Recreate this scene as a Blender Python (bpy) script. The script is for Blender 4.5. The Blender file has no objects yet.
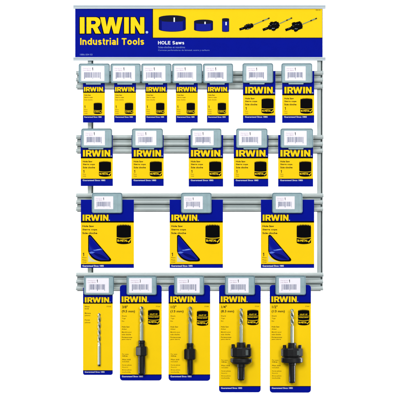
import bpy, math, random
from math import sin, cos, pi, radians
random.seed(4)
sc = bpy.context.scene
COL = sc.collection
S = 0.004           # metres per picture unit
D = 10.0            # camera distance from the rack plane (y = 0)

# ------------------------------------------------------------------ materials
def lin(c):
    c = c / 255.0
    return c / 12.92 if c <= 0.04045 else ((c + 0.055) / 1.055) ** 2.4
def mat(name, rgb, rough=0.5, metal=0.0, spec=0.5, noise=0.0, nscale=60.0, bump=0.0, coat=0.0, k=1.0):
    m = bpy.data.materials.new(name); m.use_nodes = True
    nt = m.node_tree; b = nt.nodes['Principled BSDF']
    col = tuple(min(0.95, lin(c) * k) for c in rgb) + (1.0,)
    b.inputs['Base Color'].default_value = col
    b.inputs['Roughness'].default_value = rough
    b.inputs['Metallic'].default_value = metal
    b.inputs['Specular IOR Level'].default_value = spec
    b.inputs['Coat Weight'].default_value = coat
    b.inputs['Coat Roughness'].default_value = 0.15
    if noise or bump:
        tc = nt.nodes.new('ShaderNodeTexCoord')
        n = nt.nodes.new('ShaderNodeTexNoise'); n.inputs['Scale'].default_value = nscale
        n.inputs['Detail'].default_value = 5.0
        nt.links.new(tc.outputs['Object'], n.inputs['Vector'])
        if noise:
            r = nt.nodes.new('ShaderNodeValToRGB')
            r.color_ramp.elements[0].position = 0.3; r.color_ramp.elements[1].position = 0.7
            r.color_ramp.elements[0].color = tuple(c * (1 - noise) for c in col[:3]) + (1,)
            r.color_ramp.elements[1].color = tuple(min(0.97, c * (1 + noise)) for c in col[:3]) + (1,)
            nt.links.new(n.outputs['Fac'], r.inputs['Fac'])
            nt.links.new(r.outputs['Color'], b.inputs['Base Color'])
        if bump:
            bp = nt.nodes.new('ShaderNodeBump'); bp.inputs['Strength'].default_value = bump
            bp.inputs['Distance'].default_value = 0.001
            nt.links.new(n.outputs['Fac'], bp.inputs['Height'])
            nt.links.new(bp.outputs['Normal'], b.inputs['Normal'])
    return m
K = 0.88
M_BLUE  = mat('blue_ink', (0, 17, 149), 0.55, k=K, spec=0.03, noise=0.04, nscale=25)
M_BLUE2 = mat('navy_picture_ink', (3, 20, 146), 0.55, k=K, spec=0.08)
M_BLUE3 = mat('bright_blue_ink', (70, 112, 222), 0.45, k=K)
M_BMID  = mat('mid_blue_ink', (16, 44, 172), 0.5, k=K, spec=0.05)
M_NAVY2 = mat('deep_blue_ink', (0, 8, 104), 0.5, k=K, spec=0.03)
M_CREAM = mat('cream_ink', (226, 220, 150), 0.5, k=K)
M_NAVY  = mat('dark_navy_ink', (0, 4, 38), 0.55, k=K, spec=0.08)
M_PALE  = mat('pale_blue_ink', (175, 195, 220), 0.5, k=K)
M_YEL   = mat('yellow_ink', (253, 210, 0), 0.5, k=0.92, spec=0.08, noise=0.015, nscale=25)
M_YTXT  = mat('lettering_yellow_ink', (255, 214, 8), 0.5, k=0.93, spec=0.08)
M_BLK   = mat('black_ink', (4, 4, 6), 0.6, k=K, spec=0.03)
M_TXT   = mat('small_print_ink', (45, 38, 10), 0.55, k=K, spec=0.08)
M_GLINT = mat('grey_picture_ink', (72, 80, 84), 0.5, k=K)
M_WHT   = mat('white_ink', (235, 240, 250), 0.5, k=K)
M_LBLUE = mat('light_blue_small_print_ink', (110, 135, 215), 0.5, k=K)
M_TEALP = mat('drill_picture_ink', (105, 135, 95), 0.5, k=K)
M_PAPER = mat('label_paper', (244, 241, 250), 0.6, k=0.93, noise=0.02, nscale=40)
M_BAR   = mat('barcode_ink', (88, 100, 138), 0.6, k=K)
M_PINK  = mat('faded_label_ink', (196, 168, 190), 0.6, k=K)
M_BOARD = mat('card_board_edge', (225, 222, 210), 0.7, k=K)
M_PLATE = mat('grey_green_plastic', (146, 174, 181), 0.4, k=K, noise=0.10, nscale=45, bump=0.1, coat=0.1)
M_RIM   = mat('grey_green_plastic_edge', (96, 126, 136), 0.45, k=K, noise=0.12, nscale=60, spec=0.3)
M_STEEL = mat('satin_zinc_steel', (163, 173, 173), 0.42, metal=0.12, noise=0.02, nscale=12)
M_CREVICE  = mat('rail_crevice_shade', (82, 94, 94), 0.6, metal=0.1, noise=0.03, nscale=30)  # backing plate darkened to paint the shade lines under the rods
M_HALFSHADE = mat('rail_ledge_half_shade', (142, 153, 153), 0.5, metal=0.1)
M_SHADE_NOTCH  = mat('upright_shade_and_notch_grey', (70, 80, 80), 0.6, metal=0.1)  # painted shade on the uprights, also the grey of the collar notch
M_ALU   = mat('sign_rail_aluminium', (172, 184, 191), 0.5, metal=0.08, noise=0.02, nscale=20)
M_DRILL = mat('bright_drill_steel', (166, 172, 160), 0.36, metal=0.8, noise=0.12, nscale=150)
M_FLUTE = mat('dark_flute_steel', (84, 92, 80), 0.45, metal=0.5, noise=0.25, nscale=200)  # darker tone on the deep faces of the flutes
M_SHANK = mat('grey_drill_shank_steel', (158, 168, 156), 0.4, metal=0.6, noise=0.06, nscale=120)
M_DARK  = mat('black_oxide_steel', (12, 13, 16), 0.3, metal=0.0, spec=0.36, noise=0.3, nscale=150, bump=0.15)
M_WALL  = mat('white_backdrop', (250, 250, 250), 0.9, k=0.95, spec=0.0, noise=0.005, nscale=3)

# ------------------------------------------------------------------ mesh helpers
class MB:
    def __init__(s): s.v = []; s.f = []; s.mi = []; s.sm = []; s.mats = []
    def m(s, mt):
        if mt not in s.mats: s.mats.append(mt)
        return s.mats.index(mt)
    def add(s, vs, fs, mt, smooth=False):
        o = len(s.v); k = s.m(mt); s.v += [tuple(v) for v in vs]
        for f in fs: s.f.append([i + o for i in f]); s.mi.append(k); s.sm.append(smooth)
    def build(s, name, parent=None, loc=(0, 0, 0)):
        me = bpy.data.meshes.new(name); me.from_pydata(s.v, [], s.f)
        for mt in s.mats: me.materials.append(mt)
        me.polygons.foreach_set('material_index', s.mi)
        me.polygons.foreach_set('use_smooth', s.sm)
        me.update()
        o = bpy.data.objects.new(name, me); COL.objects.link(o); o.location = loc
        if parent: o.parent = parent
        return o
def slab(mb, outline, y0, y1, mt, side=None, back=True):
    """outline: list of (x,z) clockwise/ccw; y1 is the front (towards the viewer)."""
    n = len(outline)
    a = sum(outline[i][0] * outline[(i + 1) % n][1] - outline[(i + 1) % n][0] * outline[i][1] for i in range(n))
    if a < 0: outline = outline[::-1]
    vs = [(x, y1, z) for x, z in outline] + [(x, y0, z) for x, z in outline]
    mb.add(vs[:n], [list(range(n))], mt)
    mb.add(vs, [[i + n, (i + 1) % n + n, (i + 1) % n, i] for i in range(n)], side or mt)
    if back: mb.add(vs[n:], [list(range(n))[::-1]], side or mt)
def rrect(x0, x1, z0, z1, r, seg=5, bottom_only=False):
    if r <= 0: return [(x0, z0), (x1, z0), (x1, z1), (x0, z1)]
    pts = []
    for cx, cz, a0, rr in ((x1 - r, z0 + r, -90, 1), (x1 - r, z1 - r, 0, 0 if bottom_only else 1), (x0 + r, z1 - r, 90, 0 if bottom_only else 1), (x0 + r, z0 + r, 180, 1)):
        if not rr:
            pts.append((x1 if a0 == 0 else x0, z1)); continue
        for i in range(seg + 1):
            a = radians(a0 + 90 * i / seg); pts.append((cx + r * cos(a), cz + r * sin(a)))
    return pts
def ringstack(mb, rings, mats, smooth=False):
    """rings: list of lists of 3D verts, same count; fills between and caps the last."""
    n = len(rings[0])
    for k in range(len(rings) - 1):
        vs = rings[k] + rings[k + 1]
        mb.add(vs, [[i, (i + 1) % n, (i + 1) % n + n, i + n] for i in range(n)], mats[k], smooth)
    mb.add(rings[-1], [list(range(n))], mats[-1])
def lathe(mb, prof, cx, cy, mt, seg=28, smooth=True, rot=0.0, squash=1.0):
    """prof: [(r,z)] top to bottom around a vertical axis"""
    for k in range(len(prof) - 1):
        (r0, z0), (r1, z1) = prof[k], prof[k + 1]
        vs = [(cx + r0 * cos(rot + 2 * pi * i / seg), cy + squash * r0 * sin(rot + 2 * pi * i / seg), z0) for i in range(seg)]
        vs += [(cx + r1 * cos(rot + 2 * pi * i / seg), cy + squash * r1 * sin(rot + 2 * pi * i / seg), z1) for i in range(seg)]
        mb.add(vs, [[i, i + seg, (i + 1) % seg + seg, (i + 1) % seg] for i in range(seg)], mt, smooth and abs(z0 - z1) > 1e-6)
def rod(mb, p0, p1, r, mt, seg=20, cap=0.6):
    """horizontal rod along x with domed ends"""
    x0, y, z = p0; x1 = p1[0]
    prof = [(x0, 0.0)] + [(x0 + r * cap * (1 - cos(a)), r * sin(a)) for a in (pi / 8, pi / 4, 3 * pi / 8, pi / 2)]
    prof += [(x1 - (px - x0), pr) for px, pr in reversed(prof)]
    rings = [[(px, y + pr * cos(2 * pi * i / seg), z + pr * sin(2 * pi * i / seg)) for i in range(seg)] for px, pr in prof]
    for k in range(len(rings) - 1):
        mb.add(rings[k] + rings[k + 1], [[i, (i + 1) % seg, (i + 1) % seg + seg, i + seg] for i in range(seg)], mt, True)

# ---- lettering (built-in font and drawn letters) -> flat vertex lists, normalised to their bounding box
_cache = {}
def _norm(ob):
    me = bpy.data.meshes.new_from_object(ob)
    vs = [(v.co.x, v.co.y) for v in me.vertices]; fs = [list(p.vertices) for p in me.polygons]
    bpy.data.meshes.remove(me); cu = ob.data; bpy.data.objects.remove(ob); bpy.data.curves.remove(cu)
    x0 = min(v[0] for v in vs); x1 = max(v[0] for v in vs); y0 = min(v[1] for v in vs); y1 = max(v[1] for v in vs)
    return [((x - x0) / (x1 - x0), (y - y0) / (y1 - y0)) for x, y in vs], fs, (x1 - x0) / (y1 - y0)
ONE = [[(3, 0), (6, 0), (6, 12), (3.6, 12), (0.4, 9.8), (0.4, 7.6), (3, 8.8)]]
def text_geo(s, bold=0.02):
    if s == '1': return poly_geo('one', ONE)
    key = (s, bold)
    if key not in _cache:
        cu = bpy.data.curves.new('t', 'FONT'); cu.body = s; cu.size = 1; cu.offset = bold; cu.resolution_u = 3
        ob = bpy.data.objects.new('t', cu); COL.objects.link(ob)
        bpy.context.view_layer.update(); _cache[key] = _norm(ob)
    return _cache[key]
def poly_geo(key, polys):
    if key not in _cache:
        cu = bpy.data.curves.new('p', 'CURVE'); cu.dimensions = '2D'; cu.fill_mode = 'BOTH'
        for pts in polys:
            sp = cu.splines.new('POLY'); sp.points.add(len(pts) - 1); sp.use_cyclic_u = True
            for i, (x, y) in enumerate(pts): sp.points[i].co = (x, y, 0, 1)
        ob = bpy.data.objects.new('p', cu); COL.objects.link(ob)
        bpy.context.view_layer.update(); _cache[key] = _norm(ob)
    return _cache[key]
def arc(cx, cy, rx, ry, a0, a1, n=8):
    return [(cx + rx * cos(radians(a0 + (a1 - a0) * i / n)), cy + ry * sin(radians(a0 + (a1 - a0) * i / n))) for i in range(n + 1)]
def wordmark():
    H = 16.3
    def I(x): return [[(x, 0), (x + 4.7, 0), (x + 4.7, H), (x, H)]]
    r = [[(6.7, 0), (11.3, 0), (11.3, 5.6), (13.0, 5.6), (15.6, 0), (21.0, 0), (17.7, 6.3)] + arc(16.0, 11.2, 4.6, 5.1, -62, 90, 10) + [(6.7, H)],
         [(11.3, 9.2), (11.3, 12.8)] + arc(14.3, 11.0, 1.7, 1.8, 90, -90, 8)]
    w = [[(20.3, H), (25.2, H), (27.0, 6.4), (29.2, H), (33.8, H), (36.1, 6.4), (37.9, H), (42.8, H), (39.0, 0), (33.9, 0), (31.5, 9.0), (29.2, 0), (24.2, 0)]]
    n = [[(51.0, 0), (55.2, 0), (55.2, 8.6), (60.2, 0), (64.6, 0), (64.6, H), (60.4, H), (60.4, 7.6), (55.4, H), (51.0, H)]]
    dot = [arc(67.2, 1.5, 1.35, 1.35, 0, 330, 11)]
    return I(0) + r + w + I(44.4) + n, dot
WM, WDOT = wordmark()
def put(mb, geo, x0, x1, z0, z1, y, mt):
    vs, fs, asp = geo
    V = [(x0 + (x1 - x0) * a, y, z0 + (z1 - z0) * b) for a, b in vs]
    # wind faces to look at -y
    out = []
    for f in fs:
        n = len(f); a = sum(V[f[i]][0] * V[f[(i + 1) % n]][2] - V[f[(i + 1) % n]][0] * V[f[i]][2] for i in range(n))
        out.append(f if a > 0 else f[::-1])
    mb.add(V, out, mt)

def bez(p0, p1, p2, n=12):
    return [tuple((1 - t) ** 2 * p0[k] + 2 * t * (1 - t) * p1[k] + t * t * p2[k] for k in (0, 1)) for t in [i / n for i in range(n + 1)]]
class Print:
    """prints in picture units relative to a thing's origin (ox, oy)."""
    def __init__(s, ox, oy, y): s.ox, s.oy, s.y, s.mb = ox, oy, y, MB()
    def X(s, x): return (x - s.ox) * S
    def Z(s, y): return (s.oy - y) * S
    def text(s, t, x0, x1, ya, yb, mt, lay=0, bold=0.02):
        g = text_geo(t, bold)
        if x1 is None: x1 = x0 + (yb - ya) * g[2]
        put(s.mb, g, s.X(x0), s.X(x1), s.Z(yb), s.Z(ya), s.y - lay * 0.0004, mt)
    def word(s, x0, x1, ya, yb, lay=0, outline=0.05):
        h = (yb - ya); w = x1 - x0; dx = 68.55; xe = x0 + w * 64.6 / dx
        g = poly_geo('wm', WM)
        o = h * outline
        for k, (ax, ay) in enumerate(((-o, o), (o, o), (-o, -o), (o, -o), (-1.4 * o, 1.2 * o))):
            put(s.mb, g, s.X(x0 + ax), s.X(xe + ax), s.Z(yb + ay), s.Z(ya + ay), s.y - (lay + k * 0.12) * 0.0004, M_BLK)
        put(s.mb, g, s.X(x0), s.X(xe), s.Z(yb), s.Z(ya), s.y - (lay + 1) * 0.0004, M_YTXT)
        g = poly_geo('dot', WDOT)
        put(s.mb, g, s.X(xe + w * 1.3 / dx), s.X(x1), s.Z(yb), s.Z(yb - h * 0.16), s.y - (lay + 1) * 0.0004, M_PALE)
    def poly(s, pts, mt, lay=0):
        P = [(s.X(x), s.Z(y)) for x, y in pts]; n = len(P)
        a = sum(P[i][0] * P[(i + 1) % n][1] - P[(i + 1) % n][0] * P[i][1] for i in range(n))
        if a < 0: P = P[::-1]
        s.mb.add([(x, s.y - lay * 0.0004, z) for x, z in P], [list(range(n))], mt)
    def rect(s, x0, x1, ya, yb, mt, lay=0): s.poly([(x0, ya), (x1, ya), (x1, yb), (x0, yb)], mt, lay)
    def build(s, name, parent): return s.mb.build(name, parent)

# drawn bold grotesque letters: centre lines of strokes on a 0..100 cap-height grid (x-height 74), stroke weight WT
WT = 18.5
def _o(cx, cy, rx, ry, a0=0, a1=360, n=20): return arc(cx, cy, rx, ry, a0, a1, n)
GL = {
 'I': (22, [[(11, 0), (11, 100)]]), 'l': (22, [[(11, 0), (11, 100)]]), 'i': (22, [[(11, 0), (11, 74)], [(11, 84), (11, 101)]]),
 'n': (62, [[(11, 0), (11, 74)], [(11, 40)] + _o(31, 41, 20, 23, 175, 0, 10) + [(51, 0)]]),
 'u': (62, [[(51, 0), (51, 74)], [(51, 34)] + _o(31, 33, 20, 23, -5, -180, 10) + [(11, 74)]]),
 'o': (66, [_o(33, 37, 22.5, 27)]),
 'd': (66, [[(55, 0), (55, 100)], _o(32, 37, 21.5, 27)]),
 'a': (60, [[(12, 53)] + _o(30, 50, 18, 14.5, 150, 0, 9) + [(48, 18), (50, 0)], _o(28, 22.5, 17.5, 14, 90, 360, 12) + [(47, 36), (28, 36.5)]]),
 's': (56, [_o(28, 51, 17, 13, 20, 195, 9)[0:8] + [(12.5, 47), (18, 40.5), (28, 37.5), (38, 34), (44, 28)] + _o(28, 23, 17, 13.5, -5, -160, 9)]),
 't': (38, [[(17, 93), (17, 22)] + _o(27, 22, 10, 12, 190, 270, 5) + [(36, 10.5)], [(2, 65), (35, 65)]]),
 'r': (42, [[(11, 0), (11, 74)], [(11, 38)] + _o(32, 40, 21, 23, 170, 100, 5) + [(41, 63)]]),
 'T': (68, [[(0, 90), (68, 90)], [(34, 0), (34, 88)]]),
 'H': (76, [[(11, 0), (11, 100)], [(65, 0), (65, 100)], [(12, 51), (64, 51)]]),
 'O': (86, [_o(43, 50, 32, 40)]),
 'L': (60, [[(11, 100), (11, 0)], [(11, 10), (60, 10)]]),
 'E': (66, [[(11, 0), (11, 100)], [(12, 90), (64, 90)], [(12, 51), (60, 51)], [(12, 10), (66, 10)]]),
 'S': (72, [_o(36, 70, 23, 20, 15, 190, 9) + [(16, 60), (24, 54), (36, 50), (50, 45), (57, 37)] + _o(36, 29, 24, 19.5, -5, -165, 9)]),
 'w': (88, [[(8, 74), (24, 6)], [(24, 6), (44, 70)], [(44, 70), (64, 6)], [(64, 6), (80, 74)]]),
 ' ': (30, []),
}
def ribbon(pts, w):
    L, Rr = [], []
    n = len(pts)
    for i in range(n):
        a = pts[max(0, i - 1)]; b = pts[min(n - 1, i + 1)]
        if n > 3 and math.dist(pts[0], pts[-1]) < 1e-3 and i in (0, n - 1): a, b = pts[n - 2], pts[1]
        d = math.dist(a, b) or 1; nx, ny = -(b[1] - a[1]) / d, (b[0] - a[0]) / d
        L.append((pts[i][0] + nx * w / 2, pts[i][1] + ny * w / 2)); Rr.append((pts[i][0] - nx * w / 2, pts[i][1] - ny * w / 2))
    return L, Rr
def grotesque(p, t, x0, x1, ya, yb, mt, gap=9.0):
    tot = sum(GL[ch][0] + gap for ch in t) - gap
    sx = (x1 - x0) / tot; sy = (yb - ya) / 100.0; cx = 0.0; q = 0
    for ch in t:
        wd, strokes = GL[ch]
        for st in strokes:
            L, Rr = ribbon(st, WT if ch != 'w' else 18)
            lay = (q % 3) * 0.25; q += 1
            for i in range(len(L) - 1):
                quad = [L[i], L[i + 1], Rr[i + 1], Rr[i]]
                p.poly([(x0 + (cx + x) * sx, yb - y * sy) for x, y in quad], mt, lay)
        cx += wd + gap

def empty(name, px, py, y, label, cat, group=None):
    f = (D + y) / D
    o = bpy.data.objects.new(name, None); COL.objects.link(o)
    o.location = ((px - 200) * S * f, y, (200 - py) * S * f); o.empty_display_size = 0.02
    o['label'] = label; o['category'] = cat
    if group: o['group'] = group
    return o

# ------------------------------------------------------------------ backdrop
mb = MB()
W, H0, H1 = 9.0, -4.0, 5.0
mb.add([(-W, 1.6, H0), (W, 1.6, H0), (W, 1.6, H1), (-W, 1.6, H1)], [[0, 1, 2, 3]], M_WALL)
wall = mb.build('backdrop'); wall['kind'] = 'structure'

# ------------------------------------------------------------------ rack
rack = empty('display_rack', 200, 291, 0.0, 'grey steel display rack with two uprights and four tiers of triple horizontal rails', 'display rack')
RX, RY = 200, 291
def upright(cx):
    mb = MB()
    X = lambda x: (x - RX) * S
    Z = lambda y: (RY - y) * S
    slab(mb, [(X(cx - 2.3), Z(289)), (X(cx + 1.5), Z(289)), (X(cx + 1.5), Z(8)), (X(cx - 2.3), Z(8))], 0.028, 0.002, M_STEEL)
    # set-back dark strip on the right, the channel's shaded side put into colour
    slab(mb, [(X(cx + 1.5), Z(289)), (X(cx + 3.0), Z(289)), (X(cx + 3.0), Z(8)), (X(cx + 1.5), Z(8))], 0.028, 0.017, M_SHADE_NOTCH)
    slab(mb, [(X(cx + 3.0), Z(289)), (X(cx + 3.4), Z(289)), (X(cx + 3.4), Z(8)), (X(cx + 3.0), Z(8))], 0.028, 0.010, M_STEEL)
    o = mb.build('upright', rack)
    bv = o.modifiers.new('bevel', 'BEVEL'); bv.width = 0.0012; bv.segments = 2
    return o
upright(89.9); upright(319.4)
TIERS = [70.9, 135.0, 193.2, 272.4]
for t in TIERS:
    mb = MB()
    X = lambda x: (x - RX) * S
    Z = lambda y: (RY - y) * S
    slab(mb, [(X(77.3), Z(t + 18.6)), (X(320.6), Z(t + 18.6)), (X(320.6), Z(t + 1.5)), (X(77.3), Z(t + 1.5))], -0.002, -0.0065, M_CREVICE)
    # ledges between the rods, their half shade put into a mid-tone colour
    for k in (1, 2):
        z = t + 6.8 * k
        slab(mb, [(X(77.8), Z(z + 0.9)), (X(320.2), Z(z + 0.9)), (X(320.2), Z(z - 1.75)), (X(77.8), Z(z - 1.75))], -0.006, -0.0125, M_HALFSHADE)
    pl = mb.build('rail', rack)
    for k in range(3):
        mb = MB()
        zc = t + 2.15 + 6.8 * k
        rod(mb, (X(75.4), -0.0135, Z(zc)), (X(324.1 if k == 0 else 323.7), 0, 0), 2.1 * S, M_STEEL)
        mb.build('rod', pl)

# ------------------------------------------------------------------ header sign
SY = -0.012
sign = empty('header_sign', 198.8, 60.5, SY, 'wide blue and yellow header sign with hole saw pictures on top of the rack', 'sign')
OX, OY = 198.8, 60.5
def BX(x0, x1, ya, yb): return [((x0 - OX) * S, (OY - yb) * S), ((x1 - OX) * S, (OY - yb) * S), ((x1 - OX) * S, (OY - ya) * S), ((x0 - OX) * S, (OY - ya) * S)]
mb = MB()
slab(mb, BX(75.3, 322.3, 7.5, 58.5), 0.006, 0.0, M_BLUE)
mb.build('sign_panel', sign)
for nm, ya, yb in (('top_rail', 5.2, 8.9), ('bottom_rail', 57.2, 60.6)):
    mb = MB()
    slab(mb, BX(73.4, 325.4, ya, yb), 0.009, -0.006, M_ALU)
    slab(mb, BX(73.4, 325.4, ya + 0.25, ya + 1.3), -0.0055, -0.0085, M_ALU)
    o = mb.build(nm, sign)
    bv = o.modifiers.new('bevel', 'BEVEL'); bv.width = 0.0012; bv.segments = 2
p = Print(OX, OY, -0.0006)
p.rect(153.1, 322.1, 9.0, 37.6, M_YEL)
p.rect(152.2, 153.1, 9.0, 37.6, M_NAVY)
p.rect(152.2, 322.1, 37.6, 38.3, M_NAVY)
p.build('yellow_panel', sign)
p = Print(OX, OY, -0.0012); p.word(80.0, 148.3, 17.3, 33.6, outline=0.035); p.build('brand_lettering', sign)
p = Print(OX, OY, -0.0012); grotesque(p, 'Industrial Tools', 80.2, 144.3, 38.1, 44.9, M_YTXT); p.build('tagline_lettering', sign)
p = Print(OX, OY, -0.0012)
grotesque(p, 'HOLE Saws', 158.0, 184.3, 41.1, 44.5, M_WHT)
p.text('Scies-cloches et mandrins', 158.2, 185, 46.3, 48.2, M_LBLUE, bold=0.0)
p.text('Coronas perforadoras de bimetal, acero y carburo', 158.2, 209.5, 49.5, 51.3, M_LBLUE, bold=0.0)
p.build('caption_lettering', sign); p = Print(OX, OY, -0.0012)
p.text('1886-504 03', 80.2, 92.6, 53.8, 55.4, M_LBLUE, bold=0.0)
p.build('code_print', sign); p = Print(OX, OY, -0.0012)
p.text('1886-504', 315.5, 320.3, 9.6, 10.6, M_TXT, bold=0.0)
p.build('code_print', sign)
def drum(x0, x1, yt, yb, sag, dark, sx, sy0, sy1, sw):
    p = Print(OX, OY, -0.0012)
    cx = (x0 + x1) / 2; rx = (x1 - x0) / 2
    outl = arc(cx, yt + sag, rx, sag, 180, 360, 14) + arc(cx, yb - sag, rx, sag, 0, 180, 14)
    p.poly(outl, M_NAVY, 0)
    e = 0.55
    body = arc(cx, yt + sag + dark, rx - e, sag * 0.55, 180, 0, 14)[::1] + arc(cx, yb - sag - e * 0.6, rx - e, sag, 0, 180, 14)
    p.poly(body, M_BLUE2, 1)
    if rx > 5:
        for sg in (-1, 1):
            e0, e1 = cx + sg * (rx - e), cx + sg * (rx - e - .09 * rx * 2)
            ty, by = yt + sag + dark, yb - sag
            p.poly([(e0, ty + .2), (e1, ty - sag * .2), (e1, by + sag * .40), (e0, by - .3)], M_NAVY2, 2)
    p.poly([(sx, sy0), (sx + sw, sy0), (sx + sw, sy1), (sx, sy1)], M_WHT, 3)
    p.build('hole_saw_picture', sign)
drum(158.8, 185.8, 15.3, 31.8, 2.6, 2.6, 173.6, 17.6, 22.0, 1.3)
drum(194.0, 213.0, 19.6, 31.5, 1.8, 1.6, 204.4, 21.8, 24.2, 1.3)
drum(222.0, 229.1, 18.2, 32.0, 0.7, 2.3, 225.4, 22.0, 25.3, 1.3)
def arbor_pic(ax, ay, bx, by, tx, ty, parts):
    p = Print(OX, OY, -0.0012)
    L = math.hypot(bx - ax, by - ay); ux, uy = (bx - ax) / L, (by - ay) / L; nx, ny = -uy, ux
    for k, (t0, t1, w0, w1) in enumerate(parts):
        w0 *= .9; w1 *= .86
        a = (ax + ux * t0 * L, ay + uy * t0 * L); b = (ax + ux * t1 * L, ay + uy * t1 * L)
        p.poly([(a[0] + nx * w0, a[1] + ny * w0), (b[0] + nx * w1, b[1] + ny * w1), (b[0] - nx * w1, b[1] - ny * w1), (a[0] - nx * w0, a[1] - ny * w0)], M_BLK, k * 0.3)
    L2 = math.hypot(tx - bx, ty - by); vx, vy = (tx - bx) / L2, (ty - by) / L2
    for i in range(9):
        t0, t1 = i / 9, (i + 1) / 9
        w = 0.55 if i < 5 else 0.75
        p.poly([(bx + vx * t0 * L2 + vy * w, by + vy * t0 * L2 - vx * w), (bx + vx * t1 * L2 + vy * w, by + vy * t1 * L2 - vx * w),
                (bx + vx * t1 * L2 - vy * w * .6, by + vy * t1 * L2 + vx * w * .6), (bx + vx * t0 * L2 - vy * w * .6, by + vy * t0 * L2 + vx * w * .6)],
               M_TXT if i in (5, 8) else M_TEALP, 3 + i * 0.1)
    mx, my = ax + ux * L * 0.62, ay + uy * L * 0.62
    for q, (tt, ww) in enumerate(((.2, .45), (.5, 1.3), (.66, 1.9), (.8, 1.2))):
        gx, gy = ax + ux * L * tt - nx * ww * 1.1, ay + uy * L * tt - ny * ww * 1.1
        p.poly([(gx - ux * .8, gy - uy * .8), (gx + ux * .8, gy + uy * .8), (gx + ux * .8 + nx * .35, gy + uy * .8 + ny * .35), (gx - ux * .8 + nx * .35, gy - uy * .8 + ny * .35)], M_GLINT, 4)
    for q in (-1.0, 0.5):
        p.poly([(mx + q, my + 2.3), (mx + q + 1.1, my + 1.7), (mx + q + 1.1, my + 2.1), (mx + q, my + 2.7)], M_PALE, 5)
    p.build('arbor_picture', sign)
arbor_pic(239.4, 29.6, 253.2, 25.0, 269.5, 18.2, [(0, .5, 1.3, 1.5), (.38, .95, 2.5, 2.5), (.5, .75, 3.1, 3.2), (.8, 1.0, 1.7, 1.7)])
arbor_pic(262.7, 30.0, 279.0, 24.0, 292.0, 18.0, [(0, .5, 1.4, 1.5), (.35, .55, 2.3, 3.4), (.48, .92, 4.6, 4.2), (.55, .7, 5.5, 5.2), (.8, 1.0, 3.4, 2.6)])
arbor_pic(285.3, 30.2, 302.0, 24.5, 316.8, 18.4, [(0, .5, 1.4, 1.5), (.35, .5, 2.0, 3.0), (.45, .96, 4.9, 4.4), (.5, .66, 5.6, 5.4), (.85, 1.0, 3.2, 2.7)])

# ------------------------------------------------------------------ cards
CY = -0.050
TH = 0.0025
def saw_icon(c, x0, x1, ya, yb, parent_print=None, lines=False):
    p = Print(c['ox'], c['oy'], -TH - 0.0016)
    w, h = x1 - x0, yb - ya
    n = 9; top = []
    for i in range(n):
        a = i / n; b = (i + .55) / n; e = (i + 1) / n
        dome = lambda t: 0.07 * h * (1 - (2 * t - 1) ** 2) ** .5 if 0 < t < 1 else 0
        top += [(x0 + w * a, ya + .10 * h - dome(a)), (x0 + w * b, ya + .025 * h - dome(b)), (x0 + w * (b + .03), ya + .10 * h - dome(b))]
    top.append((x1, ya + .10 * h))
    bot = arc((x0 + x1) / 2, yb - .09 * h, w / 2, .09 * h, 0, 180, 12)
    p.poly(top + [(x1, yb - .09 * h)] + bot[1:-1] + [(x0, yb - .09 * h)], M_BLK, 0)
    g = .63
    a1 = arc((x0 + x1) / 2, ya + g * h, w / 2, .05 * h, 180, 0, 10); a2 = arc((x0 + x1) / 2, ya + (g + .035) * h, w / 2, .05 * h, 0, 180, 10)
    p.poly(a1 + a2, M_YEL, 1)
    p.text('BI-METAL', x0 + .05 * w, x1 - .22 * w, ya + .76 * h, ya + .875 * h, M_YTXT, 1, 0.03)
    cx, cy = x1 - .2 * w, ya + .86 * h
    p.poly([(cx, cy - .03 * h), (cx + .05 * w, cy - .01 * h), (cx + .19 * w, cy - .15 * h), (cx + .19 * w, cy - .09 * h), (cx + .07 * w, cy + .06 * h), (cx + .03 * w, cy + .06 * h)], M_YTXT, 1)
    if lines:
        p.text('CUT IT', x0 + .16 * w, x1 - .16 * w, ya + .26 * h, ya + .34 * h, M_YTXT, 1, 0.03)
        p.rect(x0, x1, ya + .38 * h, ya + .395 * h, M_YEL, 1)
        p.text('HOLE SAW', x0 + .06 * w, x1 - .06 * w, ya + .44 * h, ya + .52 * h, M_YTXT, 1, 0.03)
    p.build('hole_saw_picture', c['root'])
def new_card(x0, x1, ya, yb, yel0, yel1, label, cat, group, name='product_card', r=0, bottom_only=False, y=CY, stripe=1.3):
    ox, oy = (x0 + x1) / 2, yb
    root = empty(name, ox, oy, y, label, cat, group)
    mb = MB()
    X = lambda x: (x - ox) * S
    Z = lambda v: (oy - v) * S
    slab(mb, rrect(X(x0), X(x1), Z(yb), Z(ya), r * S, 6, bottom_only), 0, -TH, M_BLUE, M_BOARD)
    d = 0.12
    def sheet(a, b, yy, mt, e=0.0):
        mb.add([(X(x0 + e), yy, Z(b)), (X(x1 - e), yy, Z(b)), (X(x1 - e), yy, Z(a)), (X(x0 + e), yy, Z(a))], [[0, 1, 2, 3]], mt)
    sheet(yel0, yel1, -TH - 0.0005, M_YEL, d * 0.3)
    sheet(yel0 - stripe, yel0, -TH - 0.0004, M_BLK, d * 0.3)
    sheet(yel1, yel1 + 0.7, -TH - 0.0004, M_NAVY, d * 0.3)
    mb.build('card', root)
    return dict(root=root, ox=ox, oy=oy, x0=x0, x1=x1)
def word(c, x0, x1, ya, yb):
    p = Print(c['ox'], c['oy'], -TH - 0.0010); p.word(x0, x1, ya, yb, outline=0.05); p.build('brand_lettering', c['root'])
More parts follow.
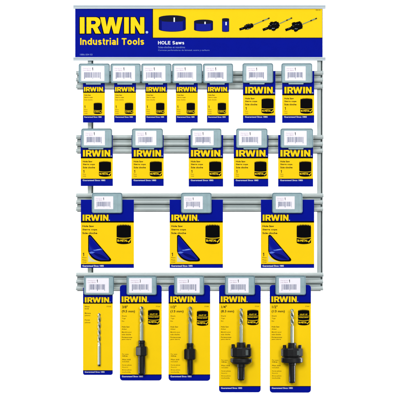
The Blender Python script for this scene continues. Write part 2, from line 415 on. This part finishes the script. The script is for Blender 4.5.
def lines(c, name, rows, mt):
    # one mesh per block of print: rows closer than 2.2 units belong together
    blocks = []; 
    for r in rows:
        if blocks and r[1] < blocks[-1][-1][1] + 40 and 0 <= r[3] - blocks[-1][-1][4] < 1.9: blocks[-1].append(r)
        else: blocks.append([r])
    for b in blocks:
        nm = name
        if name == 'product_text':
            t = b[0][0]
            nm = ('quantity_text' if t == '1' else 'code_text' if t.startswith('373') else 'size_text' if '"' in t else
                  'title_text' if t in ('Hole Saw', 'Pilot') and len(blocks) > 1 and b is blocks[0] else 'product_text')
        _lines(c, nm, b, mt)
def _lines(c, name, rows, mt):
    p = Print(c['ox'], c['oy'], -TH - 0.0010)
    for t, x0, x1, ya, yb, b in rows: p.text(t, x0, x1, ya, yb, mt, 0, b)
    p.build(name, c['root'])

G1 = 'narrow blue and yellow cards on the top tier'
ordn = ['leftmost of the top tier, at the left upright', 'second from the left on the top tier', 'third from the left on the top tier', 'fourth from the left on the top tier', 'last narrow one before the wider cards']
SM = [83.0, 114.2, 145.4, 175.9, 207.0]
for x, w in zip(SM, ordn):
    c = new_card(x, x + 21.8, 70.5, 122.6, 92.9, 115.4, 'narrow blue and yellow hole saw card, ' + w, 'product card', G1)
    word(c, x + 1.0, x + 21.2, 87.2, 91.7)
    lines(c, 'product_text', [('Hole Saw', x + 1.3, x + 7.9, 94.6, 95.9, .02), ('Sierra copa', x + 1.3, x + 9.7, 96.9, 98.3, .02), ('Scie cloche', x + 1.3, x + 9.5, 99.2, 100.5, .0),
                              ('1', x + 1.5, x + 2.4, 105.6, 108.2, .02), ('Piece', x + 1.3, x + 4.5, 109.2, 110.2, .0), ('Pieza', x + 1.3, x + 4.5, 111.0, 112.0, .0), ('Unité', x + 1.3, x + 4.5, 112.9, 113.9, .0)], M_TXT)
    saw_icon(c, x + 10.7, x + 19.0, 102.9, 114.0)
    lines(c, 'footer_lettering', [('Guaranteed Since 1885', x + 1.2, x + 18.6, 116.4, 117.7, .01)], M_WHT)
G2 = 'square faced blue and yellow hole saw cards'
med = [(243.0, 275.3, 71.3, 'medium blue and yellow hole saw card, second from the right on the top tier'),
       (282.2, 314.1, 71.3, 'medium blue and yellow hole saw card, rightmost of the top tier by the right upright'),
       (80.8, 112.8, 135.2, 'medium blue and yellow hole saw card, leftmost of the second tier'),
       (131.6, 163.6, 135.2, 'medium blue and yellow hole saw card, second from the left on the second tier'),
       (188.8, 223.0, 135.2, 'medium blue and yellow hole saw card, in the middle of the second tier'),
       (233.8, 268.2, 135.2, 'medium blue and yellow hole saw card, fourth from the left on the second tier'),
       (278.2, 313.0, 135.2, 'medium blue and yellow hole saw card, rightmost of the second tier')]
for x0, x1, ya, lab in med:
    top = ya < 100
    e = 71.4 - 135.2 if top else 0
    yl0 = 95.5 if top else 158.5
    yl1 = 115.3 if top else 178.7
    yb = 122.9 if top else (186.0 if x0 < 180 else 186.6)
    c = new_card(x0, x1, ya, yb, yl0, yl1, lab, 'product card', G2)
    wy = 87.1 if top else 150.2
    word(c, x0 + 2.3, x1 - 1.0, wy, wy + 6.5)
    q = yl0
    lines(c, 'product_text', [('Hole Saw', x0 + 2.2, x0 + 11.6, q + 2.3, q + 3.9, .03), ('Sierra copa', x0 + 2.2, x0 + 14.2, q + 5.2, q + 7.0, .03), ('Scie cloche', x0 + 2.2, x0 + 14.2, q + 8.2, q + 9.9, .03),
                              ('1', x0 + 2.6, x0 + 3.6, q + 11.6, q + 14.4, .03), ('Piece', x0 + 2.2, x0 + 5.2, q + 15.3, q + 16.3, .0), ('Unité', x0 + 2.2, x0 + 5.2, q + 17.1, q + 18.2, .0)], M_TXT)
    saw_icon(c, x1 - 13.8, x1 - 1.8, q + 3.0, q + 18.2)
    lines(c, 'footer_lettering', [('Guaranteed Since 1885', x0 + 2.0, x0 + 24.5, yl1 + 0.9, yl1 + 2.4, .01)], M_WHT)
G3 = 'large cards with a blue wedge on the third tier'
for x0, x1, w in ((81.0, 133.8, 'leftmost of the three on the third tier'), (169.8, 222.8, 'middle one of the three on the third tier'), (261.0, 314.0, 'rightmost of the three on the third tier')):
    c = new_card(x0, x1, 200.0, 267.9, 222.8, 264.0, 'large card with a blue wedge picture, ' + w, 'product card', G3, stripe=1.5)
    word(c, x0 + 1.8, x0 + 29.0, 214.9, 221.0)
    lines(c, 'product_text', [('Hole Saw', x0 + 1.6, x0 + 13.0, 225.4, 227.2, .03), ('Sierra copa', x0 + 1.6, x0 + 16.3, 228.9, 230.9, .03), ('Scie cloche', x0 + 1.6, x0 + 16.3, 232.3, 234.1, .03),
                              ('1', x0 + 2.0, x0 + 3.2, 252.8, 256.2, .03), ('Piece', x0 + 1.6, x0 + 5.6, 257.0, 258.2, .0), ('Pieza', x0 + 1.6, x0 + 5.6, 259.3, 260.5, .0), ('Unité', x0 + 1.6, x0 + 5.6, 261.4, 262.6, .0)], M_TXT)
    saw_icon(c, x0 + 35.6, x0 + 49.8, 225.0, 244.2)
    p = Print(c['ox'], c['oy'], -TH - 0.0012)
    a = x0 + 7.2
    p.poly([(a + .1, 236.2), (a + .7, 235.1), (a + 2.0, 235.0), (a + 3.2, 235.8), (a + 22.6, 258.6), (a + 23.1, 260.0), (a + 22.3, 261.2), (a + 20.5, 261.5), (a + 12.6, 261.5)] + bez((a + 12.6, 261.5), (a + 2.5, 260.0), (a + .1, 251.0))[1:], M_BLK, 0)
    p.poly([(a + 1.0, 237.0), (a + 2.2, 236.2), (a + 3.3, 237.4), (a + 21.0, 258.4), (a + 20.6, 260.0), (a + 13.2, 260.2)] + bez((a + 13.2, 260.2), (a + 4.0, 258.6), (a + 1.0, 251.0))[1:], M_BLUE2, 1)
    p.poly([(a + 1.6, 238.4), (a + 2.3, 238.0), (a + 11.6, 248.4), (a + 6.4, 249.3), (a + 2.6, 246.0), (a + 1.6, 243.4)], M_BLUE, 2)
    p.poly([(a + 1.0, 243.5), (a + 2.2, 247.2), (a + 5.0, 250.0), (a + 3.6, 251.0), (a + 1.0, 250.6)], M_BMID, 2)
    p.poly([(a + 3.4, 250.0), (a + 7.2, 249.3), (a + 13.0, 248.2), (a + 15.0, 250.2), (a + 10.0, 251.0), (a + 5.6, 251.6)], M_BMID, 2.3)
    p.poly([(a + 4.8, 250.1), (a + 8.0, 249.7), (a + 12.6, 248.9), (a + 13.8, 249.8), (a + 9.6, 250.4), (a + 6.4, 250.8)], M_BLUE3, 2.6)
    p.poly([(a + 7.8, 249.9), (a + 11.8, 249.3), (a + 12.3, 249.6), (a + 9.0, 250.1)], M_PALE, 2.9)
    p.poly([(a + 1.0, 252.3), (a + 3.6, 251.6), (a + 6.8, 252.3), (a + 4.6, 253.4), (a + 2.0, 253.6)], M_BLUE3, 2.6)
    p.poly(bez((a + 5.4, 253.4), (a + 13.0, 252.6), (a + 19.8, 259.6)) + bez((a + 19.8, 259.6), (a + 11.0, 258.6), (a + 5.4, 253.4))[1:-1], M_NAVY2, 2)
    p.poly([(a + .1, 261.9)] + bez((a + .1, 254.0), (a + 2.2, 260.2), (a + 11.4, 261.9)), M_CREAM, 0)
    p.poly(bez((a + .2, 254.8), (a + 2.0, 260.4), (a + 9.0, 261.7)) + bez((a + 9.0, 261.7), (a + 1.4, 261.7), (a + .2, 254.8))[1:-1], M_PALE, 1)
    p.build('blade_picture', c['root'])
    lines(c, 'footer_lettering', [('Guaranteed Since 1885', x0 + 1.6, x0 + 22.8, 265.0, 266.7, .015)], M_WHT)

# ---- bottom tier: cards with real tools strapped to them
def twist(mb, cx, cy, R, ztop, zflute, zbot, turns, mt, mt2):
    n = 28; rings = []
    steps = 90
    def ring(z, tw, k, sc=1.0):
        out = []
        for i in range(n):
            th = 2 * pi * i / n
            d = abs(((th * 2 - tw * 2) % (2 * pi)) - pi) / pi     # two flutes
            fl = max(0.0, 1 - (d / 0.62) ** 2)
            r = R * sc * (1 - k * 0.62 * fl)
            out.append((cx + r * cos(th), cy + r * sin(th), z))
        return out
    for s in range(steps + 1):
        u = s / steps
        z = ztop + (zflute - ztop) * u
        k = 1.0 if u < 0.92 else (1 - u) / 0.08
        sc_ = min(1.0, 0.15 + u / 0.05) if u < 0.05 else 1.0
        rings.append(ring(z, u * turns * 2 * pi, k, sc_))
    rings.append(ring(zbot, 0, 0))
    for k in range(len(rings) - 1):
        vs = rings[k] + rings[k + 1]
        for i in range(n):
            th = 2 * pi * (i + .5) / n; u = (k + .5) / steps
            d = abs(((th * 2 - u * turns * 4 * pi) % (2 * pi)) - pi) / pi
            deep = k < steps * 0.9 and d < 0.42
            mb.add([rings[k][i], rings[k + 1][i], rings[k + 1][(i + 1) % n], rings[k][(i + 1) % n]], [[0, 1, 2, 3]], M_FLUTE if deep else (mt if k < steps else mt2), False)
G4 = 'tall tool cards on the bottom tier'
def strap(c, xc, yv, w):
    pass
# plain drill bit card
c = new_card(83.1, 112.7, 288.0, 374.9, 304.0, 370.2, 'slim card holding a bare silver twist drill bit, leftmost of the bottom tier', 'product card', G4, 'drill_bit_card', r=2.0, bottom_only=True)
word(c, 84.9, 110.6, 297.6, 302.8)
lines(c, 'product_text', [('Pilot', 85.0, 89.6, 306.2, 307.5, .01), ('Drill', 85.0, 88.8, 308.4, 309.6, .01), ('Broca', 85.0, 90.8, 312.8, 314.1, .01), ('piloto', 85.0, 90.4, 315.2, 316.5, .01),
                          ('Foret', 85.0, 90.0, 319.6, 320.8, .01), ('pilote', 85.0, 90.4, 322.2, 323.5, .01), ('373105', 106.5, 111.0, 306.2, 307.4, .0)], M_TXT)
lines(c, 'footer_lettering', [('Guaranteed Since 1885', 84.8, 104.6, 371.2, 372.6, .01)], M_WHT)
mb = MB()
xc = (99.3 - c['ox']) * S; Zc = lambda v: (c['oy'] - v) * S
twist(mb, xc, -TH - 0.007, 1.45 * S, Zc(313), Zc(346), Zc(364.4), 2.6, M_DRILL, M_SHANK)
lathe(mb, [(1.4 * S, Zc(364.4)), (1.25 * S, Zc(365.6)), (0.0001, Zc(365.7))], xc, -TH - 0.007, M_DARK, 20)
mb.build('drill_bit', c['root'])

def tool_card(x0, x1, yb, lab, size, mm, wx0, wx1, dcx, dr, dtop, neck, icon, spec):
    bl = 374.4 if yb < 385 else 386.0
    c = new_card(x0, x1, 285.4, yb, 304.0, bl, lab, 'product card', G4, 'arbor_card', r=3.0)
    word(c, wx0, wx1, 296.8, 302.5)
    L = x0 + 2.0
    dy = 0 if yb < 385 else 6.0
    rows = [(size, L + .3, L + 5.8, 305.9, 308.6, .02), (mm, L, L + 13.0, 310.4, 313.4, .02),
            ('Shank', L, L + 5.0, 315.6, 316.9, .0), ('Tige', L, L + 3.8, 318.2, 319.5, .0), ('Eje', L, L + 2.4, 320.8, 322.1, .0),
            ('Hole Saw', L, L + 7.6, 326.3, 327.7, .01), ('Arbor', L, L + 5.0, 328.7, 329.9, .01),
            ('Mandrin pour', L, L + 9.8, 331.8, 333.1, .01), ('scie cloche', L, L + 9.0, 334.0, 335.3, .01),
            ('Portacoronas', L, L + 10.2, 336.8, 338.1, .01), ('para sierra', L, L + 9.2, 339.0, 340.3, .01),
            ('For saws', L + .4, L + 6.6, 353.6 + dy, 354.8 + dy, .0), ('14-30 mm', L + .4, L + 5.6, 355.4 + dy, 356.7 + dy, .02),
            ('Pilot drill', L + .4, L + 8.6, 359.0 + dy, 360.2 + dy, .01), ('included', L + .4, L + 7.0, 361.0 + dy, 362.2 + dy, .0),
            ('Foret pilote', L + .4, L + 9.6, 364.6 + dy, 365.8 + dy, .01), ('fourni', L + .4, L + 6.0, 366.6 + dy, 367.7 + dy, .0),
            ('Broca piloto', L + .4, L + 9.6, 369.4 + dy, 370.6 + dy, .01), ('incluida', L + .4, L + 8.6, 371.4 + dy, 372.6 + dy, .0),
            ('373' + str(140 + int(x0)), x1 - 5.8, x1 - 1.6, 306.2, 307.3, .0)]
    lines(c, 'product_text', rows, M_TXT)
    lines(c, 'footer_lettering', [('Guaranteed Since 1885', x0 + 2.0, x0 + 23.0, bl + 1.2, bl + 2.8, .015)], M_WHT)
    saw_icon(c, icon[0], icon[1], icon[2], icon[3], lines=True)
    X = lambda v: (v - c['ox']) * S
    Z = lambda v: (c['oy'] - v) * S
    yy = -TH - 0.016 if yb < 385 else -TH - 0.027
    mb = MB()
    twist(mb, X(dcx), yy, dr * S, Z(dtop), Z(dtop + 17.5), Z(neck + 1), 1.35, M_DRILL, M_SHANK)
    mb.build('pilot_drill', c['root'])
    spec(c, X, Z, yy)
    return c
def prof(cx, cy, Z, mt, pts, mb, **kw):
    lathe(mb, [(r * S, Z(z)) for r, z in pts], cx, cy, mt, **kw)
def hexarbor(cx, neck, col, sh, rn, rc, rs):
    def f(c, X, Z, yy):
        mb = MB()
        prof(X(cx), yy, Z, M_DARK, [(0.01, neck), (rn - .5, neck), (rn, neck + .6), (rn, neck + 2.4), (rn - .4, neck + 2.8), (rn, neck + 3.2), (rn, col[0] + .4)], mb)
        mb.build('neck', c['root']); mb = MB()
        prof(X(cx), yy, Z, M_DARK, [(rs, col[1] - .2), (rs, sh - 1.2), (rs - .9, sh), (0.01, sh)], mb)
        mb.build('shank', c['root'])
        mb = MB()
        prof(X(cx), yy, Z, M_DARK, [(0.02, col[0]), (rc - .9, col[0]), (rc, col[0] + .9), (rc, col[1] - .9), (rc - .9, col[1]), (0.02, col[1])], mb, seg=6, smooth=False, rot=0.36)
        mb.build('hex_collar', c['root'])
    return f
def bigarbor(cx, hub, body, pins, flange, shank, rh, rb, rf, rs, tp=2.2):
    def f(c, X, Z, yy):
        mb = MB()
        prof(X(cx), yy, Z, M_DARK, [(0.02, hub), (rh - .4, hub), (rh, hub + .5), (rh, body[0] + .3)], mb)
        mb.build('neck', c['root']); mb = MB()
        prof(X(cx), yy, Z, M_DARK, [(rs + .7, flange[1] - .3), (rs + .7, shank[0]), (rs, shank[0] + .4), (rs, shank[1] - 1.4), (rs - 1.0, shank[1]), (0.02, shank[1])], mb)
        mb.build('shank', c['root'])
        mb = MB()
        prof(X(cx), yy, Z, M_DARK, [(0.02, body[0]), (rb - 1.2, body[0]), (rb, body[0] + 1.0), (rb, body[1] - 1), (rb - 1.2, body[1]), (rb - 1.2, body[1] + .3)], mb, seg=12, smooth=False, rot=0.1, squash=.62)
        mb.build('drive_collar', c['root'])
        mb = MB()
        prof(X(cx), yy, Z, M_DARK, [(0.02, flange[0]), (rf - .5, flange[0]), (rf, flange[0] + .7), (rf, flange[1] - tp * .9), (rf - tp, flange[1]), (0.02, flange[1])], mb, seg=36, squash=.62)
        mb.build('flange', c['root'])
        for px in pins:
            mb = MB()
            prof(X(px), yy - 0.004, Z, M_DARK, [(0.02, body[0] - 3.3), (1.3, body[0] - 3.3), (1.75, body[0] - 2.8), (1.75, body[0] + .4)], mb, seg=16)
            mb.build('drive_pin', c['root'])
        # lighter grey slab standing in for a notch on the collar face
        mb = MB()
        fx = cx + rb * 0.42
        slab(mb, rrect(X(fx), X(fx + 2.6), Z(body[1] - 2.0), Z(body[0] + 2.2), .3 * S), yy - rb * S * .50, yy - rb * S * .585, M_SHADE_NOTCH)
        mb.build('lighter_notch', c['root'])
    return f
tool_card(120.0, 161.6, 380.5, 'card with a stubby black hex arbor and thick shank, second from left, bottom tier', '3/8"', '(9.5 mm)',
          121.8, 148.4, 141.7, 1.75, 306.4, 340.3, (148.0, 159.4, 310.0, 325.0), hexarbor(141.8, 340.3, (346.2, 355.6), 374.0, 3.4, 6.1, 3.75))
tool_card(168.6, 210.1, 380.8, 'card with a black hex arbor and thin shank, middle of the bottom tier', '1/2"', '(13 mm)',
          170.4, 197.0, 190.2, 1.85, 306.6, 343.0, (196.8, 208.0, 311.0, 326.0), hexarbor(190.1, 343.0, (348.6, 359.2), 374.0, 3.5, 6.3, 2.9))
tool_card(219.1, 260.6, 392.3, 'tall card with a wide black arbor and separate flange, fourth from left, bottom tier', '1/4"', '(8.3 mm)',
          220.9, 247.5, 241.0, 1.7, 308.4, 342.0, (247.2, 258.3, 310.2, 325.4), bigarbor(241.0, 342.2, (347.2, 356.6), (233.0, 248.6), (358.0, 363.6), (366.6, 379.8), 4.4, 10.4, 10.7, 3.7))
tool_card(269.8, 310.8, 392.6, 'tall card with a wide black drum-shaped arbor, rightmost of the bottom tier', '1/2"', '(13 mm)',
          271.5, 298.2, 291.8, 1.75, 309.0, 342.6, (297.9, 309.2, 310.2, 325.6), bigarbor(291.8, 342.6, (348.0, 356.4), (284.2, 299.6), (357.2, 362.4), (364.8, 382.4), 4.2, 11.0, 10.8, 3.4, 0.8))

# ------------------------------------------------------------------ hooks with label plates
PY = -0.063
_seed = [10]
def make_bars():
    _seed[0] += 1; rb = random.Random(_seed[0]); out = []; x = 0.0
    while x < 1.0:
        w = rb.choice([.014, .014, .024, .038])
        if x + w > 1.0: break
        out.append((x, x + w)); x += w + rb.choice([.016, .02, .032])
    return out
def label_hook(x0, x1, ya, yb, lx0, lx1, ly0, ly1, railz, lab, lip=False, group='price label hooks on the rails', digit='1'):
    ox, oy = (x0 + x1) / 2, yb
    root = empty('label_hook', ox, oy, PY, lab, 'label hook', group)
    X = lambda v: (v - ox) * S
    Z = lambda v: (oy - v) * S
    mb = MB()
    def ring(e, y, r): return [(a, y, b) for a, b in rrect(X(x0 + e), X(x1 - e), Z(yb - e), Z(ya + e), r * S, 5)]
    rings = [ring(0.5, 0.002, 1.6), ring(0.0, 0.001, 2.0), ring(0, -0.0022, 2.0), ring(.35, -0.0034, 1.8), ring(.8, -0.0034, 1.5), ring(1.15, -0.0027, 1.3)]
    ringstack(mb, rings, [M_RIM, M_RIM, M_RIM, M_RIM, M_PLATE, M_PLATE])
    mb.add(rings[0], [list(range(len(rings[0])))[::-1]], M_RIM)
    # moulded guide ribs beside the paper
    xr = (lx1 + x1) / 2
    if x1 - lx1 > 4:
        slab(mb, [(X(xr - .25), Z(yb - 2.2)), (X(xr + .25), Z(yb - 2.2)), (X(xr + .25), Z(ya + 2.2)), (X(xr - .25), Z(ya + 2.2))], -0.0026, -0.0036, M_PLATE)
    if lip:
        slab(mb, rrect(X(ox - 8.2), X(ox + 6.6), Z(yb + 1.3), Z(yb - .6), .5 * S), 0.0025, -0.0015, M_PLATE)
    mb.build('label_plate', root)
    p = Print(ox, oy, -0.0036)
    w, h = lx1 - lx0, ly1 - ly0
    slab(p.mb, rrect(X(lx0), X(lx1), Z(ly1), Z(ly0), .4 * S), -0.0029, -0.0036, M_PAPER)
    p.mb.build('paper_label', root) if False else None
    p.text('Hang tag here', lx0 + .07 * w, lx0 + .42 * w, ly0 + .12 * h, ly0 + .20 * h, M_PINK, 1, .0)
    p.text('Code 1886504', lx0 + .07 * w, lx0 + .42 * w, ly0 + .25 * h, ly0 + .33 * h, M_PINK, 1, .0)
    p.text(digit, lx0 + .47 * w, lx0 + .51 * w, ly0 + .10 * h, ly0 + .30 * h, M_BLK, 1, .02)
    b0, b1 = lx0 + .13 * w, lx0 + .86 * w
    for a, b in make_bars():
        lo = .86 if (a < .03 or b > .95 or .47 < a < .52) else .78
        p.rect(b0 + (b1 - b0) * a, b0 + (b1 - b0) * b, ly0 + .42 * h, ly0 + lo * h, M_BAR, 1)
    p.build('paper_label', root)
    # two-prong wire reaching back to the rail
    mb = MB()
    seg = 10
    for dz in (-1.0, 1.0):
        zc = (oy - railz) * S + dz * 2.2 * S; r = 0.0022
        back = -PY - 0.018
        rs = [[(r * cos(2 * pi * i / seg), y, zc + r * sin(2 * pi * i / seg)) for i in range(seg)] for y in (0.003, back)]
        mb.add(rs[0] + rs[1], [[i, (i + 1) % seg, (i + 1) % seg + seg, i + seg] for i in range(seg)], M_STEEL, True)
    slab(mb, rrect(-3 * S, 3 * S, (oy - railz) * S - 4 * S, (oy - railz) * S + 4 * S, .6 * S), back + 0.001, back - 0.003, M_STEEL)
    mb.build('wire_prong', root)
pn = ['leftmost of the top tier', 'second from the left on the top tier', 'third from the left on the top tier', 'fourth from the left on the top tier', 'fifth from the left on the top tier']
for i, (x, w) in enumerate(zip([78.7, 110.6, 141.4, 172.2, 203.0], pn)):
    xx = x + (0 if i else 0); wid = (31.0 if i == 0 else 30.0)
    label_hook(xx, xx + wid, 63.6, 83.2, (81.3, 113.1, 143.4, 174.3, 205.0)[i], (104.4, 135.0, 165.4, 196.2, 226.6)[i], 66.1, 81.0, 75, 'grey label plate with a white barcode, ' + w, lip=True)
label_hook(242.5, 273.1, 63.4, 83.0, 246.4, 267.0, 66.4, 80.6, 75, 'grey label plate with a barcode over the second card from the right, top tier', True)
label_hook(281.4, 312.2, 63.4, 83.0, 285.1, 305.6, 66.4, 80.6, 75, 'grey label plate with a barcode, rightmost of the top tier', True)
for x0, x1, l0, l1, w in ((81.3, 112.0, 84.0, 104.9, 'leftmost of the second tier'), (132.0, 162.8, 135.6, 156.3, 'second from the left on the second tier'), (190.6, 221.3, 192.7, 213.6, 'over the middle card of the second tier'),
                       (236.2, 267.4, 239.0, 261.4, 'fourth from the left on the second tier'), (280.5, 313.0, 284.2, 306.6, 'rightmost of the second tier')):
    label_hook(x0, x1, 128.6, 148.0, l0, l1, 131.0, 145.4, 140, 'grey label plate with a barcode, ' + w, True)
for x0, l0, w in ((92.0, 94.4, 'leftmost of the third tier'), (181.2, 183.9, 'in the middle of the third tier'), (272.2, 275.8, 'rightmost of the third tier')):
    label_hook(x0, x0 + 30.2, 192.8, 213.2, l0, l0 + 18.8, 196.4, 209.2, 203, 'grey label plate with a barcode, ' + w)
for x0, x1, l0, l1, w in ((84.0, 113.8, 86.2, 108.8, 'over the bare drill bit card'), (126.6, 156.6, 129.2, 151.8, 'over the second card of the bottom tier'), (174.2, 204.0, 177.3, 199.6, 'over the middle card of the bottom tier'),
                       (225.0, 254.8, 228.2, 248.6, 'over the fourth card of the bottom tier'), (275.4, 305.6, 279.0, 300.2, 'rightmost of the bottom tier')):
    label_hook(x0, x1, 275.8, 295.0, l0, l1, 278.2, 292.8, 284, 'grey label plate with a barcode, ' + w, digit='3' if 120 < x0 < 180 else '1')

# ------------------------------------------------------------------ camera, lights, world
cam = bpy.data.cameras.new('camera'); co = bpy.data.objects.new('camera', cam); COL.objects.link(co)
co.location = (0, -D, 0); co.rotation_euler = (radians(90), 0, 0)
cam.sensor_width = 36; cam.lens = 36 * D / (400 * S); cam.clip_end = 100; sc.camera = co

def area(name, loc, target, sx, sy, power, col=(1, 1, 1)):
    l = bpy.data.lights.new(name, 'AREA'); l.shape = 'RECTANGLE'; l.size = sx; l.size_y = sy; l.energy = power; l.color = col
    o = bpy.data.objects.new(name, l); COL.objects.link(o); o.location = loc
    from mathutils import Vector
    d = Vector(target) - Vector(loc); o.rotation_euler = d.to_track_quat('-Z', 'Y').to_euler()
    return o
area('key_softbox', (-2.3, -7.5, 3.0), (0, 0, -0.1), 3.2, 3.0, 440)
area('fill_softbox', (2.6, -7.2, 1.4), (0, 0, -0.1), 2.0, 2.4, 215)
area('top_softbox', (0, -1.6, 3.4), (0, 0, 0), 3.0, 0.8, 20)
area('backdrop_lamp', (-3.6, 0.2, 0.4), (0.4, 1.6, 0), 0.5, 4.5, 330)  # pair of out-of-frame lamps added to push the backdrop to white
area('backdrop_lamp', (3.6, 0.2, 0.4), (-0.4, 1.6, 0), 0.5, 4.5, 330)

w = bpy.data.worlds.new('World'); sc.world = w; w.use_nodes = True
bg = w.node_tree.nodes['Background']; bg.inputs['Color'].default_value = (0.95, 0.98, 1.0, 1); bg.inputs['Strength'].default_value = 0.22
sc.view_settings.view_transform = 'Standard'; sc.view_settings.look = 'None'; sc.view_settings.exposure = 0; sc.view_settings.gamma = 1
